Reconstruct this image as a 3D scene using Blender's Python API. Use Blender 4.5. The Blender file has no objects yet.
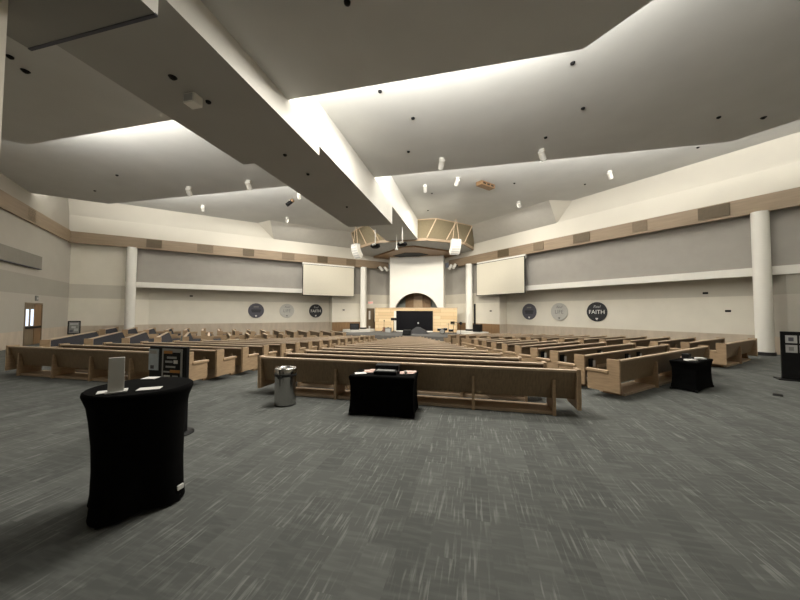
import bpy, bmesh, math, random
from mathutils import Vector, Matrix
random.seed(7)
SC = bpy.context.scene
COL = SC.collection
R2 = math.sqrt(2)

# ------------------------------------------------------------------ materials
def new_mat(name):
    m = bpy.data.materials.new(name); m.use_nodes = True
    nt = m.node_tree; b = nt.nodes['Principled BSDF']
    return m, nt, b

def plain(name, col, rough=.6, metal=0., var=.08, scale=6., bump=0., stretch=(1, 1, 1), spec=None):
    """Noise varied colour in object space."""
    m, nt, b = new_mat(name)
    tc = nt.nodes.new('ShaderNodeTexCoord'); mp = nt.nodes.new('ShaderNodeMapping')
    mp.inputs['Scale'].default_value = stretch
    nz = nt.nodes.new('ShaderNodeTexNoise'); nz.inputs['Scale'].default_value = scale; nz.inputs['Detail'].default_value = 4
    rp = nt.nodes.new('ShaderNodeValToRGB')
    rp.color_ramp.elements[0].position = .3; rp.color_ramp.elements[1].position = .7
    rp.color_ramp.elements[0].color = [c * (1 - var) for c in col] + [1]
    rp.color_ramp.elements[1].color = [min(1, c * (1 + var)) for c in col] + [1]
    nt.links.new(tc.outputs['Object'], mp.inputs[0]); nt.links.new(mp.outputs[0], nz.inputs['Vector'])
    nt.links.new(nz.outputs['Fac'], rp.inputs[0]); nt.links.new(rp.outputs[0], b.inputs['Base Color'])
    b.inputs['Roughness'].default_value = rough; b.inputs['Metallic'].default_value = metal
    if spec is not None: b.inputs['Specular IOR Level'].default_value = spec
    if bump:
        bp = nt.nodes.new('ShaderNodeBump'); bp.inputs['Strength'].default_value = bump; bp.inputs['Distance'].default_value = .02
        nt.links.new(nz.outputs['Fac'], bp.inputs['Height']); nt.links.new(bp.outputs[0], b.inputs['Normal'])
    return m

def glow(name, col, strength):
    m, nt, b = new_mat(name)
    b.inputs['Base Color'].default_value = (*col, 1)
    b.inputs['Emission Color'].default_value = (*col, 1); b.inputs['Emission Strength'].default_value = strength
    return m

def carpet_mat():
    m, nt, b = new_mat('carpet')
    N = nt.nodes.new; L = nt.links.new
    tc = N('ShaderNodeTexCoord')
    # plank carpet tiles laid lengthwise towards the stage
    mp = N('ShaderNodeMapping'); mp.inputs['Rotation'].default_value = (0, 0, math.radians(90))
    L(tc.outputs['Object'], mp.inputs[0])
    br = N('ShaderNodeTexBrick'); br.inputs['Scale'].default_value = 1.0
    br.inputs['Brick Width'].default_value = .92; br.inputs['Row Height'].default_value = .23
    br.inputs['Mortar Size'].default_value = .0; br.inputs['Bias'].default_value = 0
    br.inputs['Color1'].default_value = (.0, .0, .0, 1); br.inputs['Color2'].default_value = (1, 1, 1, 1)
    L(mp.outputs[0], br.inputs['Vector'])
    # short streaks along the plank, shifted from plank to plank
    sh = N('ShaderNodeVectorMath'); sh.operation = 'MULTIPLY_ADD'; L(br.outputs['Color'], sh.inputs[0]); sh.inputs[1].default_value = (7.3, 11.7, 3.1); L(tc.outputs['Object'], sh.inputs[2])
    m2 = N('ShaderNodeMapping'); m2.inputs['Scale'].default_value = (44, 2.6, 1)
    L(sh.outputs[0], m2.inputs[0])
    n1 = N('ShaderNodeTexNoise'); n1.inputs['Scale'].default_value = 1.0; n1.inputs['Detail'].default_value = 2; n1.inputs['Roughness'].default_value = .5
    L(m2.outputs[0], n1.inputs['Vector'])
    m3 = N('ShaderNodeMapping'); m3.inputs['Scale'].default_value = (3.5, 20, 1)
    L(sh.outputs[0], m3.inputs[0])
    n2 = N('ShaderNodeTexNoise'); n2.inputs['Scale'].default_value = 1.0; n2.inputs['Detail'].default_value = 2
    L(m3.outputs[0], n2.inputs['Vector'])
    # broad patches where the pale yarn shows
    n3 = N('ShaderNodeTexNoise'); n3.inputs['Scale'].default_value = 2.2; n3.inputs['Detail'].default_value = 2
    L(tc.outputs['Object'], n3.inputs['Vector'])
    r1 = N('ShaderNodeValToRGB'); r1.color_ramp.elements[0].position = .54; r1.color_ramp.elements[1].position = .70
    L(n1.outputs['Fac'], r1.inputs[0])
    r3 = N('ShaderNodeValToRGB'); r3.color_ramp.elements[0].position = .38; r3.color_ramp.elements[1].position = .62
    L(n3.outputs['Fac'], r3.inputs[0])
    r2 = N('ShaderNodeValToRGB'); r2.color_ramp.elements[0].position = .46; r2.color_ramp.elements[1].position = .72
    L(n2.outputs['Fac'], r2.inputs[0])
    a = N('ShaderNodeMath'); a.operation = 'MULTIPLY'; L(r1.outputs[0], a.inputs[0]); L(r3.outputs[0], a.inputs[1])
    c = N('ShaderNodeMath'); c.operation = 'MULTIPLY_ADD'; L(r2.outputs[0], c.inputs[0]); c.inputs[1].default_value = .26; L(a.outputs[0], c.inputs[2])
    d = N('ShaderNodeMath'); d.operation = 'MULTIPLY_ADD'; L(br.outputs['Color'], d.inputs[0]); d.inputs[1].default_value = .28; L(c.outputs[0], d.inputs[2])
    rp = N('ShaderNodeValToRGB')
    rp.color_ramp.elements[0].position = 0; rp.color_ramp.elements[0].color = (.094, .099, .093, 1)
    rp.color_ramp.elements[1].position = 1; rp.color_ramp.elements[1].color = (.205, .212, .2, 1)
    L(d.outputs[0], rp.inputs[0]); L(rp.outputs[0], b.inputs['Base Color'])
    b.inputs['Roughness'].default_value = .95; b.inputs['Specular IOR Level'].default_value = .1
    bp = N('ShaderNodeBump'); bp.inputs['Strength'].default_value = .25; bp.inputs['Distance'].default_value = .01
    L(d.outputs[0], bp.inputs['Height']); L(bp.outputs[0], b.inputs['Normal'])
    return m

def plank_mat(name, c1, c2, h=.3, w=2.4):
    m, nt, b = new_mat(name)
    N = nt.nodes.new; L = nt.links.new
    tc = N('ShaderNodeTexCoord'); mp = N('ShaderNodeMapping'); mp.inputs['Rotation'].default_value = (math.radians(90), 0, 0)
    L(tc.outputs['Object'], mp.inputs[0])
    br = N('ShaderNodeTexBrick'); br.inputs['Scale'].default_value = 1; br.inputs['Brick Width'].default_value = w; br.inputs['Row Height'].default_value = h
    br.inputs['Mortar Size'].default_value = .006; br.inputs['Mortar'].default_value = (c1[0] * .4, c1[1] * .4, c1[2] * .4, 1)
    br.inputs['Color1'].default_value = (*c1, 1); br.inputs['Color2'].default_value = (*c2, 1)
    L(mp.outputs[0], br.inputs['Vector']); L(br.outputs['Color'], b.inputs['Base Color'])
    b.inputs['Roughness'].default_value = .5
    return m

M = {}
M['carpet'] = carpet_mat()
M['ceiling'] = plain('ceiling_paint', (.62, .62, .595), .9, var=.04, scale=.8, bump=.15)
M['beam_under'] = plain('beam_soffit_paint', (.40, .395, .37), .9, var=.03, scale=.8)  # ceiling tone darkened so the colour carries the shade under the beam
M['beam_near'] = plain('near_soffit_paint', (.29, .285, .265), .9, var=.03, scale=.8)  # darker still: deeper shade of the near soffit put into its colour
M['upper'] = plain('upper_plaster', (.70, .665, .58), .9, var=.015, scale=1.)
M['taupe_dark'] = plain('dark_taupe_fabric', (.27, .255, .22), .95, var=.04, scale=4)
M['stone'] = plain('stone_paint', (.47, .445, .39), .85, var=.02, scale=1.5)  # wall paint darkened to imitate dimmer light on the side walls
M['stone_dark'] = plain('stone_paint_stripe_dark', (.38, .36, .31), .85, var=.02, scale=1.5)  # stripe colour darkened to match, dim light painted in
M['cream'] = plain('cream_paint', (.76, .72, .625), .85, var=.025, scale=1.5)
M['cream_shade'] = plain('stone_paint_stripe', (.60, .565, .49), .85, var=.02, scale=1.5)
M['taupe'] = plain('taupe_wall_fabric', (.385, .365, .33), .95, var=.03, scale=2)
M['wainscot'] = plain('beige_wainscot', (.54, .46, .365), .8, var=.08, scale=4, stretch=(1, 1, .3))
M['white'] = plain('white_paint', (.82, .80, .74), .7, var=.015, scale=2)
M['grey_panel'] = plain('grey_acoustic_panel', (.56, .54, .49), .95, var=.03, scale=3)
M['band'] = plain('oak_fascia', (.30, .225, .15), .55, var=.12, scale=3, stretch=(.3, .3, 4))
M['band_mid'] = plain('mid_fascia_vent', (.19, .14, .088), .6, var=.1, scale=8)
M['band_dark'] = plain('dark_fascia_vent', (.12, .088, .05), .6, var=.1, scale=8)
M['oak'] = plain('light_oak', (.44, .31, .19), .45, var=.13, scale=5, stretch=(1, 1, 6))
M['oak_rail'] = plain('light_oak_rail', (.54, .41, .285), .4, var=.1, scale=5, stretch=(.4, 4, 4))
M['veneer'] = plain('brown_veneer_back', (.265, .185, .107), .5, var=.16, scale=4, stretch=(9, 9, .5))
M['navy'] = plain('navy_upholstery', (.018, .0175, .024), .95, var=.25, scale=60, bump=.2)
M['black'] = plain('black_stretch_fabric', (.0035, .0035, .0035), .95, var=.2, scale=10, spec=.05)
M['blackp'] = plain('black_plastic', (.007, .007, .0075), .55, var=.15, scale=10, spec=.2)
M['steel'] = plain('brushed_steel', (.42, .41, .39), .22, metal=1, var=.08, scale=3, stretch=(30, 30, .2))
M['steel_dark'] = plain('dark_band_rubber', (.01, .01, .01), .5)
M['paper'] = plain('white_paper', (.80, .79, .76), .8, var=.02)
M['pink'] = plain('pale_pink_paper', (.75, .55, .48), .8, var=.1, scale=40)
M['bluepaper'] = plain('pale_blue_paper', (.55, .62, .68), .7, var=.1, scale=9)
M['acrylic'] = plain('frosted_white_stand', (.62, .62, .59), .4, var=.04)
M['orange'] = plain('orange_print', (.55, .25, .06), .7)
M['grey'] = plain('mid_grey', (.22, .22, .21), .7)
M['lgrey'] = plain('pale_grey', (.44, .44, .43), .7)
M['sign_dark'] = plain('slate_sign', (.085, .085, .105), .6, var=.05)
M['sign_black'] = plain('charcoal_sign', (.022, .023, .027), .6, var=.05)
M['sign_pale'] = plain('pale_grey_sign', (.52, .51, .47), .7, var=.03)
M['screen'] = plain('projection_fabric', (.72, .68, .57), .9, var=.01)
M['led'] = plain('black_display_glass', (.003, .003, .005), .45, spec=.2)
M['plank'] = plank_mat('pale_wood_planks', (.70, .50, .28), (.82, .64, .40))
M['brownwood'] = plain('brown_wood', (.26, .155, .075), .5, var=.15, scale=3, stretch=(6, 6, .6))
M['doorwood'] = plain('door_wood', (.20, .15, .095), .5, var=.15, scale=3, stretch=(6, 6, .5))
M['niche'] = plain('grey_green_niche', (.28, .31, .28), .8)
M['acoustic'] = plain('brown_acoustic_fabric', (.175, .145, .09), .95, var=.1, scale=14)
M['redsign'] = glow('red_sign', (.9, .25, .22), .6)
M['daylight'] = glow('daylit_pane', (.75, .85, 1.0), .55)
M['stage'] = plain('grey_stage_carpet', (.16, .16, .155), .95, var=.1, scale=20)
M['lamp'] = glow('lamp_face', (1, .93, .8), 2.0)
M['amber'] = plain('guitar_wood', (.18, .07, .03), .3)
M['bronze'] = plain('cymbal_bronze', (.10, .075, .03), .35, metal=.8)

# ------------------------------------------------------------------ mesh builder
class MB:
    def __init__(s): s.v = []; s.f = []; s.mi = []; s.mats = []; s.smooth = []
    def slot(s, m):
        if m not in s.mats: s.mats.append(m)
        return s.mats.index(m)
    def add(s, vs, fs, m, smooth=False):
        o = len(s.v); k = s.slot(m); s.v += [tuple(v) for v in vs]
        for f in fs: s.f.append([o + i for i in f]); s.mi.append(k); s.smooth.append(smooth)
    def box(s, x0, x1, y0, y1, z0, z1, m, bev=0.):
        if bev <= 0:
            vs = [(x, y, z) for x in (x0, x1) for y in (y0, y1) for z in (z0, z1)]
            s.add(vs, [(0, 1, 3, 2), (4, 6, 7, 5), (0, 4, 5, 1), (2, 3, 7, 6), (0, 2, 6, 4), (1, 5, 7, 3)], m); return s
        bm = bmesh.new(); bmesh.ops.create_cube(bm, size=1)
        for v in bm.verts: v.co = Vector(((x0 + x1) / 2 + v.co.x * (x1 - x0), (y0 + y1) / 2 + v.co.y * (y1 - y0), (z0 + z1) / 2 + v.co.z * (z1 - z0)))
        bmesh.ops.bevel(bm, geom=bm.edges[:], offset=bev, segments=2, affect='EDGES', profile=.5)
        bm.verts.index_update()
        s.add([v.co[:] for v in bm.verts], [[v.index for v in f.verts] for f in bm.faces], m); bm.free(); return s
    def prism(s, pts, axis, a, b, m):
        """pts polygon in the two other axes, extruded along axis from a to b."""
        def P(p, t):
            if axis == 'z': return (p[0], p[1], t)
            if axis == 'y': return (p[0], t, p[1])
            return (t, p[0], p[1])
        n = len(pts)
        vs = [P(p, a) for p in pts] + [P(p, b) for p in pts]
        fs = [list(range(n))[::-1], [n + i for i in range(n)]] + [(i, (i + 1) % n, n + (i + 1) % n, n + i) for i in range(n)]
        s.add(vs, fs, m); return s
    def loft(s, rings, m, caps=True, smooth=False):
        n = len(rings[0]); vs = [p for r in rings for p in r]; fs = []
        for k in range(len(rings) - 1):
            for i in range(n):
                j = (i + 1) % n; fs.append((k * n + i, k * n + j, (k + 1) * n + j, (k + 1) * n + i))
        s.add(vs, fs, m, smooth)
        if caps:
            s.add(rings[0], [list(range(n))[::-1]], m); s.add(rings[-1], [list(range(n))], m)
        return s
    def lathe(s, prof, m, c=(0, 0, 0), n=32, smooth=True, caps=True):
        rings = [[(c[0] + r * math.cos(2 * math.pi * i / n), c[1] + r * math.sin(2 * math.pi * i / n), c[2] + z) for i in range(n)] for r, z in prof]
        return s.loft(rings, m, caps, smooth)
    def tube(s, p0, p1, r, m, n=12, r1=None):
        p0 = Vector(p0); p1 = Vector(p1); d = (p1 - p0).normalized()
        a = d.orthogonal().normalized(); b = d.cross(a); r1 = r if r1 is None else r1
        return s.loft([[tuple(p + a * (q * math.cos(2 * math.pi * i / n)) + b * (q * math.sin(2 * math.pi * i / n))) for i in range(n)] for p, q in ((p0, r), (p1, r1))], m, True, True)
    def quad(s, a, b, c, d, m): s.add([a, b, c, d], [(0, 1, 2, 3)], m); return s
    def build(s, name, parent=None, loc=None, rz=0.):
        me = bpy.data.meshes.new(name); me.from_pydata(s.v, [], s.f)
        for m in s.mats: me.materials.append(M[m] if isinstance(m, str) else m)
        me.polygons.foreach_set('material_index', s.mi); me.polygons.foreach_set('use_smooth', s.smooth); me.update()
        bm = bmesh.new(); bm.from_mesh(me); bmesh.ops.recalc_face_normals(bm, faces=bm.faces[:]); bm.to_mesh(me); bm.free()
        o = bpy.data.objects.new(name, me); COL.objects.link(o)
        if parent is not None: o.parent = parent
        if loc is not None: o.location = loc
        o.rotation_euler.z = rz
        return o

def tag(o, label=None, cat=None, group=None, kind=None):
    if label: o['label'] = label
    if cat: o['category'] = cat
    if group: o['group'] = group
    if kind: o['kind'] = kind
    return o
def thing(name, label, cat, loc, rz=0., group=None):
    o = bpy.data.objects.new(name, None); o.empty_display_size = .2; COL.objects.link(o)
    o.location = loc; o.rotation_euler.z = rz
    return tag(o, label, cat, group)
def struct(o): o['kind'] = 'structure'; return o
def copy_tree(o, parent=None):
    c = o.copy(); COL.objects.link(c)
    if parent is not None: c.parent = parent; c.matrix_parent_inverse = o.matrix_parent_inverse.copy()
    for ch in KIDS.get(o.name, []): copy_tree(ch, c)
    return c
KIDS = {}
def index_kids():
    KIDS.clear()
    for o in bpy.data.objects:
        if o.parent: KIDS.setdefault(o.parent.name, []).append(o)

def text_mesh(body, size, mat, parent, loc, name='lettering', shear=0., ext=.004):
    cu = bpy.data.curves.new(name, 'FONT'); cu.body = body; cu.size = size; cu.align_x = 'CENTER'; cu.align_y = 'CENTER'; cu.extrude = ext; cu.shear = shear
    t = bpy.data.objects.new(name, cu); COL.objects.link(t)
    dg = bpy.context.evaluated_depsgraph_get()
    me = bpy.data.meshes.new_from_object(t.evaluated_get(dg)); bpy.data.objects.remove(t)
    me.materials.clear(); me.materials.append(M[mat])
    o = bpy.data.objects.new(name, me); COL.objects.link(o)
    o.parent = parent; o.location = loc; o.rotation_euler = (math.pi / 2, 0, 0)
    return o

ORD = ['first', 'second', 'third', 'fourth', 'fifth', 'sixth', 'seventh', 'eighth', 'ninth', 'tenth', 'eleventh', 'twelfth',
       'thirteenth', 'fourteenth', 'fifteenth', 'sixteenth']

# ------------------------------------------------------------------ floor (slopes gently down to the stage)
SL = .044
def floor_z(x, y):
    gm = y - 5.85; g1 = (y - x) / R2 + .78; g2 = (y + x) / R2 + .78
    return -SL * min(17.3, max(0., min(gm, g1, g2)))
fl = MB()
nx, ny = 118, 106
xs = [-23 + i * .4 for i in range(nx)]; ys = [-7.5 + j * .4 for j in range(ny)]
fl.add([(x, y, floor_z(x, y)) for y in ys for x in xs],
       [(j * nx + i, j * nx + i + 1, (j + 1) * nx + i + 1, (j + 1) * nx + i) for j in range(ny - 1) for i in range(nx - 1)], 'carpet', True)
struct(fl.build('floor'))

# ------------------------------------------------------------------ walls
# side walls run at 45 degrees: c = |X| + Y, s = |X| - Y (s grows away from the stage), m = +1 / -1 mirrors
def W(m, c, s, z): return (m * (c + s) / 2, (c - s) / 2, z)
CF, CR = 34.2, 35.46
def side_wall(m):
    w = MB(); S0, S1 = -31., (12. if m > 0 else 5.35)
    far = S1
    def strip(c0, s0, c1, s1, z0, z1, mat): w.quad(W(m, c0, s0, z0), W(m, c1, s1, z0), W(m, c1, s1, z1), W(m, c0, s0, z1), mat)
    RA, RB = -19.3, (.4 if m > 0 else -.2)
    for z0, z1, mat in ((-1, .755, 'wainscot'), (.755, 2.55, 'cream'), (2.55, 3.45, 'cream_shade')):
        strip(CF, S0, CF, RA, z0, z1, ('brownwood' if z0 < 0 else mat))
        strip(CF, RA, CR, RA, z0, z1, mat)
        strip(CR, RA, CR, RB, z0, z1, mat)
        m2 = mat if m < 0 else {'cream': 'stone', 'cream_shade': 'stone_dark'}.get(mat, mat)  # near end of the right wall has dim light painted into its colour
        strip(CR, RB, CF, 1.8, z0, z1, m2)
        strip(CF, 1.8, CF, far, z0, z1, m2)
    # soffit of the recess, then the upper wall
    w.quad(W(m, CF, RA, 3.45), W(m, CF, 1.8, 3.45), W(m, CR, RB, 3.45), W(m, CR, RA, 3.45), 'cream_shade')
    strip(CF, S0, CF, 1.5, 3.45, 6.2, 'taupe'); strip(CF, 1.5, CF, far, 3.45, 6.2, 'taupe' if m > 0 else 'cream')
    # soffit behind the oak fascia and the plaster above it
    w.quad(W(m, 33.5, -27.5, 6.12), W(m, 33.5, far, 6.12), W(m, CF, far, 6.12), W(m, CF, -27.5, 6.12), 'taupe')
    strip(33.62, -27.5, 33.56, far, 6.7, 6.7, 'cream') if 0 else None
    w.quad(W(m, 33.6, S0, 6.6), W(m, 33.6, far, 6.6), W(m, 33.52, far, 7.8), W(m, 33.52, S0, 7.8), 'upper')
    w.quad(W(m, 33.52, S0, 7.8), W(m, 33.52, far, 7.8), W(m, 32.95, far, 8.95), W(m, 32.95, S0, 8.95), 'upper')
    return struct(w.build('wall_right' if m > 0 else 'wall_left'))
for m in (1, -1): side_wall(m)
# oak fascia band with its pale lower lip, white trim at the head of the recess, leaning grey panels
def side_trim(m, n):
    far = 12. if m > 0 else 5.35
    b = MB()
    def pr(c0, c1, s0, s1, z0, z1, mat):
        vs = [W(m, c, s, z) for c in (c0, c1) for s in (s0, s1) for z in (z0, z1)]
        b.add(vs, [(0, 1, 3, 2), (4, 6, 7, 5), (0, 4, 5, 1), (2, 3, 7, 6), (0, 2, 6, 4), (1, 5, 7, 3)], mat)
    pr(33.5, 33.66, -27.4, far, 6.1, 6.77, 'band'); pr(33.44, 33.66, -27.4, far, 6.03, 6.12, 'band')
    struct(b.build('trim_%d' % n))
    b = MB(); b2 = b
    def pr2(c0, c1, s0, s1, z0, z1, mat):
        vs = [W(m, c, s, z) for c in (c0, c1) for s in (s0, s1) for z in (z0, z1)]
        b2.add(vs, [(0, 1, 3, 2), (4, 6, 7, 5), (0, 4, 5, 1), (2, 3, 7, 6), (0, 2, 6, 4), (1, 5, 7, 3)], mat)
    pr2(CF - .12, CF + .06, -21.5, (4.2 if m > 0 else 1.5), 3.38, 3.74, 'white')
    struct(b2.build('trim_%d' % (n + 1)))
    p = MB()
    A = W(m, 33.50, -11.8, 7.78); B = W(m, 33.50, -23.2, 7.78); C = W(m, 31.1, -20.6, 8.85); D = W(m, 31.1, -11.0, 8.85)
    E_ = W(m, 33.2, -9.9, 8.85); F_ = W(m, 33.2, -23.2, 8.85)
    p.add([A, B, C, D], [(0, 1, 2, 3)], 'grey_panel')
    p.add([A, D, E_, B, C, F_], [(0, 1, 2), (3, 5, 4)], 'upper')
    struct(p.build('trim_%d' % (n + 2)))
side_trim(1, 1); side_trim(-1, 4)
# far-left return wall running back towards the camera: X + Y = -5.35
k0, k1 = 12.0, 33.6       # d = Y - X
def LW(d, z, off=0.): return ((-5.35 + off * R2 - d) / 2, (-5.35 + off * R2 + d) / 2, z)
w = MB()
d0, d1 = -8.0, 36.
DA, DB = 26.45, 28.95     # door
for z0, z1, mat in ((-1, .755, 'wainscot'), (.755, 2.55, 'stone'), (2.55, 3.5, 'stone_dark'), (3.5, 9., 'stone')):
    if z0 < 2:
        zt = min(z1, 2.07)
        w.quad(LW(d0, z0), LW(DA, z0), LW(DA, z1), LW(d0, z1), mat); w.quad(LW(DB, z0), LW(d1, z0), LW(d1, z1), LW(DB, z1), mat)
        if z1 > 2.07: w.quad(LW(DA, 2.07), LW(DB, 2.07), LW(DB, z1), LW(DA, z1), mat)
    else: w.quad(LW(d0, z0), LW(d1, z0), LW(d1, z1), LW(d0, z1), mat)
struct(w.build('wall_door_side'))
w = MB()
vs = [LW(d, z, o) for d in (d0, 33.3) for o in (0, .12) for z in (6.06, 6.78)]
w.add(vs, [(0, 1, 3, 2), (4, 6, 7, 5), (0, 4, 5, 1), (2, 3, 7, 6), (0, 2, 6, 4), (1, 5, 7, 3)], 'band')
struct(w.build('trim_7'))
# pier carrying the near end of the beam
w = MB()
vs = [LW(d, z, o) for d in (0, 1) for o in (0, 1) for z in (0, 5.78)]
vs = [(x, y, z) for x in (-1.2, -.45) for y in (2.0, 2.6) for z in (-.01, 5.78)]
w.add(vs, [(0, 1, 3, 2), (4, 6, 7, 5), (0, 4, 5, 1), (2, 3, 7, 6), (0, 2, 6, 4), (1, 5, 7, 3)], 'cream')
struct(w.build('pillar'))
# walls behind the camera
w = MB()
w.quad((-1, -6.2, -.2), (8, -6.2, -.2), (8, -6.2, 9), (-1, -6.2, 9), 'cream_shade'); struct(w.build('wall_back'))
w = MB()
w.quad((5.6, -6.4, -.2), (23, 11, -.2), (23, 11, 9), (5.6, -6.4, 9), 'cream_shade'); struct(w.build('wall_lobby'))

# ------------------------------------------------------------------ stage wall, arched niche
w = MB(); YW = 29.4; HW = 2.62; ZT = 7.3
ra, zc = 2.2, 1.37; nseg = 40
arc = [(ra * math.cos(math.pi * i / nseg), zc + ra * math.sin(math.pi * i / nseg)) for i in range(nseg + 1)]
w.quad((-HW, YW, -.2), (-ra, YW, -.2), (-ra, YW, zc), (-HW, YW, zc), 'white'); w.quad((HW, YW, -.2), (ra, YW, -.2), (ra, YW, zc), (HW, YW, zc), 'white')
for i in range(nseg):
    (x0, z0), (x1, z1) = arc[i], arc[i + 1]
    w.quad((x0, YW, z0), (x1, YW, z1), (x1, YW, ZT), (x0, YW, ZT), 'white')
    w.quad((x0, YW, z0), (x1, YW, z1), (x1, YW + .35, z1), (x0, YW + .35, z0), 'white')
w.quad((HW, YW, zc), (ra, YW, zc), (ra, YW, ZT), (HW, YW, ZT), 'white'); w.quad((-HW, YW, zc), (-ra, YW, zc), (-ra, YW, ZT), (-HW, YW, ZT), 'white')
for sx in (-1, 1): w.quad((sx * HW, YW, -.2), (sx * HW, YW + 2.8, -.2), (sx * HW, YW + 2.8, ZT), (sx * HW, YW, ZT), 'white')
w.quad((-HW, YW, ZT), (HW, YW, ZT), (HW, YW + 2.8, ZT), (-HW, YW + 2.8, ZT), 'white')
# niche behind the arch
w.quad((-2.5, YW + 1.8, -.2), (2.5, YW + 1.8, -.2), (2.5, YW + 1.8, 4.5), (-2.5, YW + 1.8, 4.5), 'niche')
for sx in (-1, 1): w.quad((sx * 2.5, YW + .35, -.2), (sx * 2.5, YW + 1.8, -.2), (sx * 2.5, YW + 1.8, 4.5), (sx * 2.5, YW + .35, 4.5), 'niche')
w.quad((-2.5, YW + .35, 4.5), (2.5, YW + .35, 4.5), (2.5, YW + 1.8, 4.5), (-2.5, YW + 1.8, 4.5), 'niche')
struct(w.build('wall_front'))
t = thing('niche_panel', 'brown timber panel with raised pale centre board inside the arched niche', 'panel', (-.1, YW + 1.62, 1.0))
MB().box(-1.3, 1.3, 0, .12, 0, 3.0, 'brownwood', .01).build('side_board', t)
MB().box(-.42, .48, -.12, 0, 0, 3.0, 'oak', .01).build('centre_board', t)

# ------------------------------------------------------------------ ceilings and the central beam
def slab(name, pts, z, th=.09):
    return struct(MB().prism(pts, 'z', z, z + th, 'ceiling').build(name))
slab('ceiling_low', [(-7.39, 6.23), (7.39, 6.23), (20.1, -6.5), (-.6, -6.5), (-9.5, 4.12)], 6.64)
slab('ceiling_mid', [(-13.9, 12.62), (13.9, 12.62), (24, 2.5), (24, -6.5), (0., -6.5), (-15.95, 10.55)], 7.55)
slab('ceiling_high', [(0, 36), (24.5, 11.5), (24.5, -6.6), (-.2, -6.6), (-20.6, 14.8)], 8.85)
b = MB(); bw = 1.23
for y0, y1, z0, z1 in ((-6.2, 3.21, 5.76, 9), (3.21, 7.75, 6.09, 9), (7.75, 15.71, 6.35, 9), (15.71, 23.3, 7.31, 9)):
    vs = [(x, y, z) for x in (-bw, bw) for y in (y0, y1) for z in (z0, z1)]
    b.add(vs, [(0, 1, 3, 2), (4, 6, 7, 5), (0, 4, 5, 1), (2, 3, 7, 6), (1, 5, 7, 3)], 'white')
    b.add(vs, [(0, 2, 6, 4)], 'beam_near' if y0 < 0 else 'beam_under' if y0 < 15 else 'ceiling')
b.box(-bw, bw, 3.17, 3.212, 5.745, 5.775, 'sign_dark')  # dark strip painted in as the shadow line at the beam step
struct(b.build('ceiling_beam'))

# ------------------------------------------------------------------ columns
def column(x, y, zb, r, name='column'):
    c = MB(); c.lathe([(r, zb), (r, 6.06)], 'white', (x, y, 0), 40)
    c.lathe([(r + .04, zb), (r + .04, zb + .14)], 'steel_dark', (x, y, 0), 40)
    return struct(c.build(name))
for m in (1, -1):
    column(m * 17.28, 16.3, floor_z(17.28, 16.3), .27)
    column(m * 4.99, 28.45, .095, .30)

# ------------------------------------------------------------------ stage
ST = -.12
MB().prism([(-4.6, 23.7), (4.6, 23.7), (8.05, 27.1), (8.05, 28), (2.5, 32.5), (-2.5, 32.5), (-8.05, 28), (-8.05, 27.1)], 'z', -.9, ST, 'stage')
s = MB(); s.prism([(-4.6, 23.7), (4.6, 23.7), (7.55, 26.6), (2.3, 31.8), (-2.3, 31.8), (-7.55, 26.6)], 'z', -.9, ST, 'stage')
s.prism([(-3.4, 22.95), (3.4, 22.95), (4.3, 23.7), (-4.3, 23.7)], 'z', -.9, -.45, 'oak')
struct(s.build('stage_floor'))
for m, nm in ((1, 'platform under the column beside the tall column speaker'), (-1, 'platform under the column beside the stage door')):
    o = MB().prism([(m * 3.95, 27.4), (m * 5.4, 26.3), (m * 6.6, 27.3), (m * 5.4, 28.7), (m * 4.9, 29.2), (m * 3.95, 28.9)], 'z', ST, .09, 'white').build('platform')
    tag(o, 'low white ' + nm, 'platform')
# planked screen wall with the black display
t = thing('planked_stage_wall', 'pale horizontal planked timber wall standing across the stage', 'partition', (0, 28.95, ST))
MB().box(-3.95, 3.9, 0, .16, 0, 2.2, 'plank').build('plank_panel', t)
MB().box(-4.0, 3.95, -.03, .2, 2.2, 2.27, 'oak_rail').build('top_cap', t)
t = thing('led_screen', 'wide black display screen mounted in the planked stage wall', 'screen', (-.06, 28.86, ST + .1))
MB().box(-1.75, 1.75, 0, .08, 0, 1.86, 'blackp', .01).build('bezel', t)
MB().box(-1.7, 1.7, -.012, 0, .05, 1.81, 'led').build('display_panel', t)
MB().box(-1.98, -1.77, 0, .08, -.02, 1.86, 'white').build('side_trim', t)
MB().box(-1.75, 1.75, -.1, .05, -.1, -.0, 'white').build('lower_trim', t)

# ------------------------------------------------------------------ canopy over the stage
top = [(-5.6, 31), (-5.55, 28.3), (-5.3, 26.0), (-4.1, 24.7), (-2.67, 23.35), (2.67, 23.35), (4.06, 24.7), (5.3, 26.0), (5.6, 28.3), (5.6, 31)]
bot = [(-5.3, 31), (-5.3, 27.8), (-4.75, 25.6), (-3.35, 24.5), (-1.93, 23.5), (1.93, 23.5), (3.33, 24.5), (4.72, 25.6), (5.4, 27.8), (5.4, 31)]
t = thing('stage_canopy', 'brown fabric sided timber canopy hanging over the stage', 'canopy', (0, 0, 0))
pn = MB()
for i in range(len(top) - 1):
    a, b_, c, d = (*top[i], 8.84), (*top[i + 1], 8.84), (*bot[i + 1], 7.43), (*bot[i], 7.43); pn.quad(a, b_, c, d, 'acoustic')
pn.build('side_panel', t)
for i in range(2, 8):
    a = Vector((*top[i], 8.82)); c = Vector((*bot[i], 7.44)); off = Vector((0, -.03, 0))
    MB().tube(a + off, c + off, .045, 'oak_rail', 8).build('rib', t)
for i in range(1, 8):
    MB().tube((top[i][0], top[i][1] - .02, 8.82), (top[i + 1][0], top[i + 1][1] - .02, 8.82), .035, 'oak_rail', 8).build('top_trim', t)
rg = MB()
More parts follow.
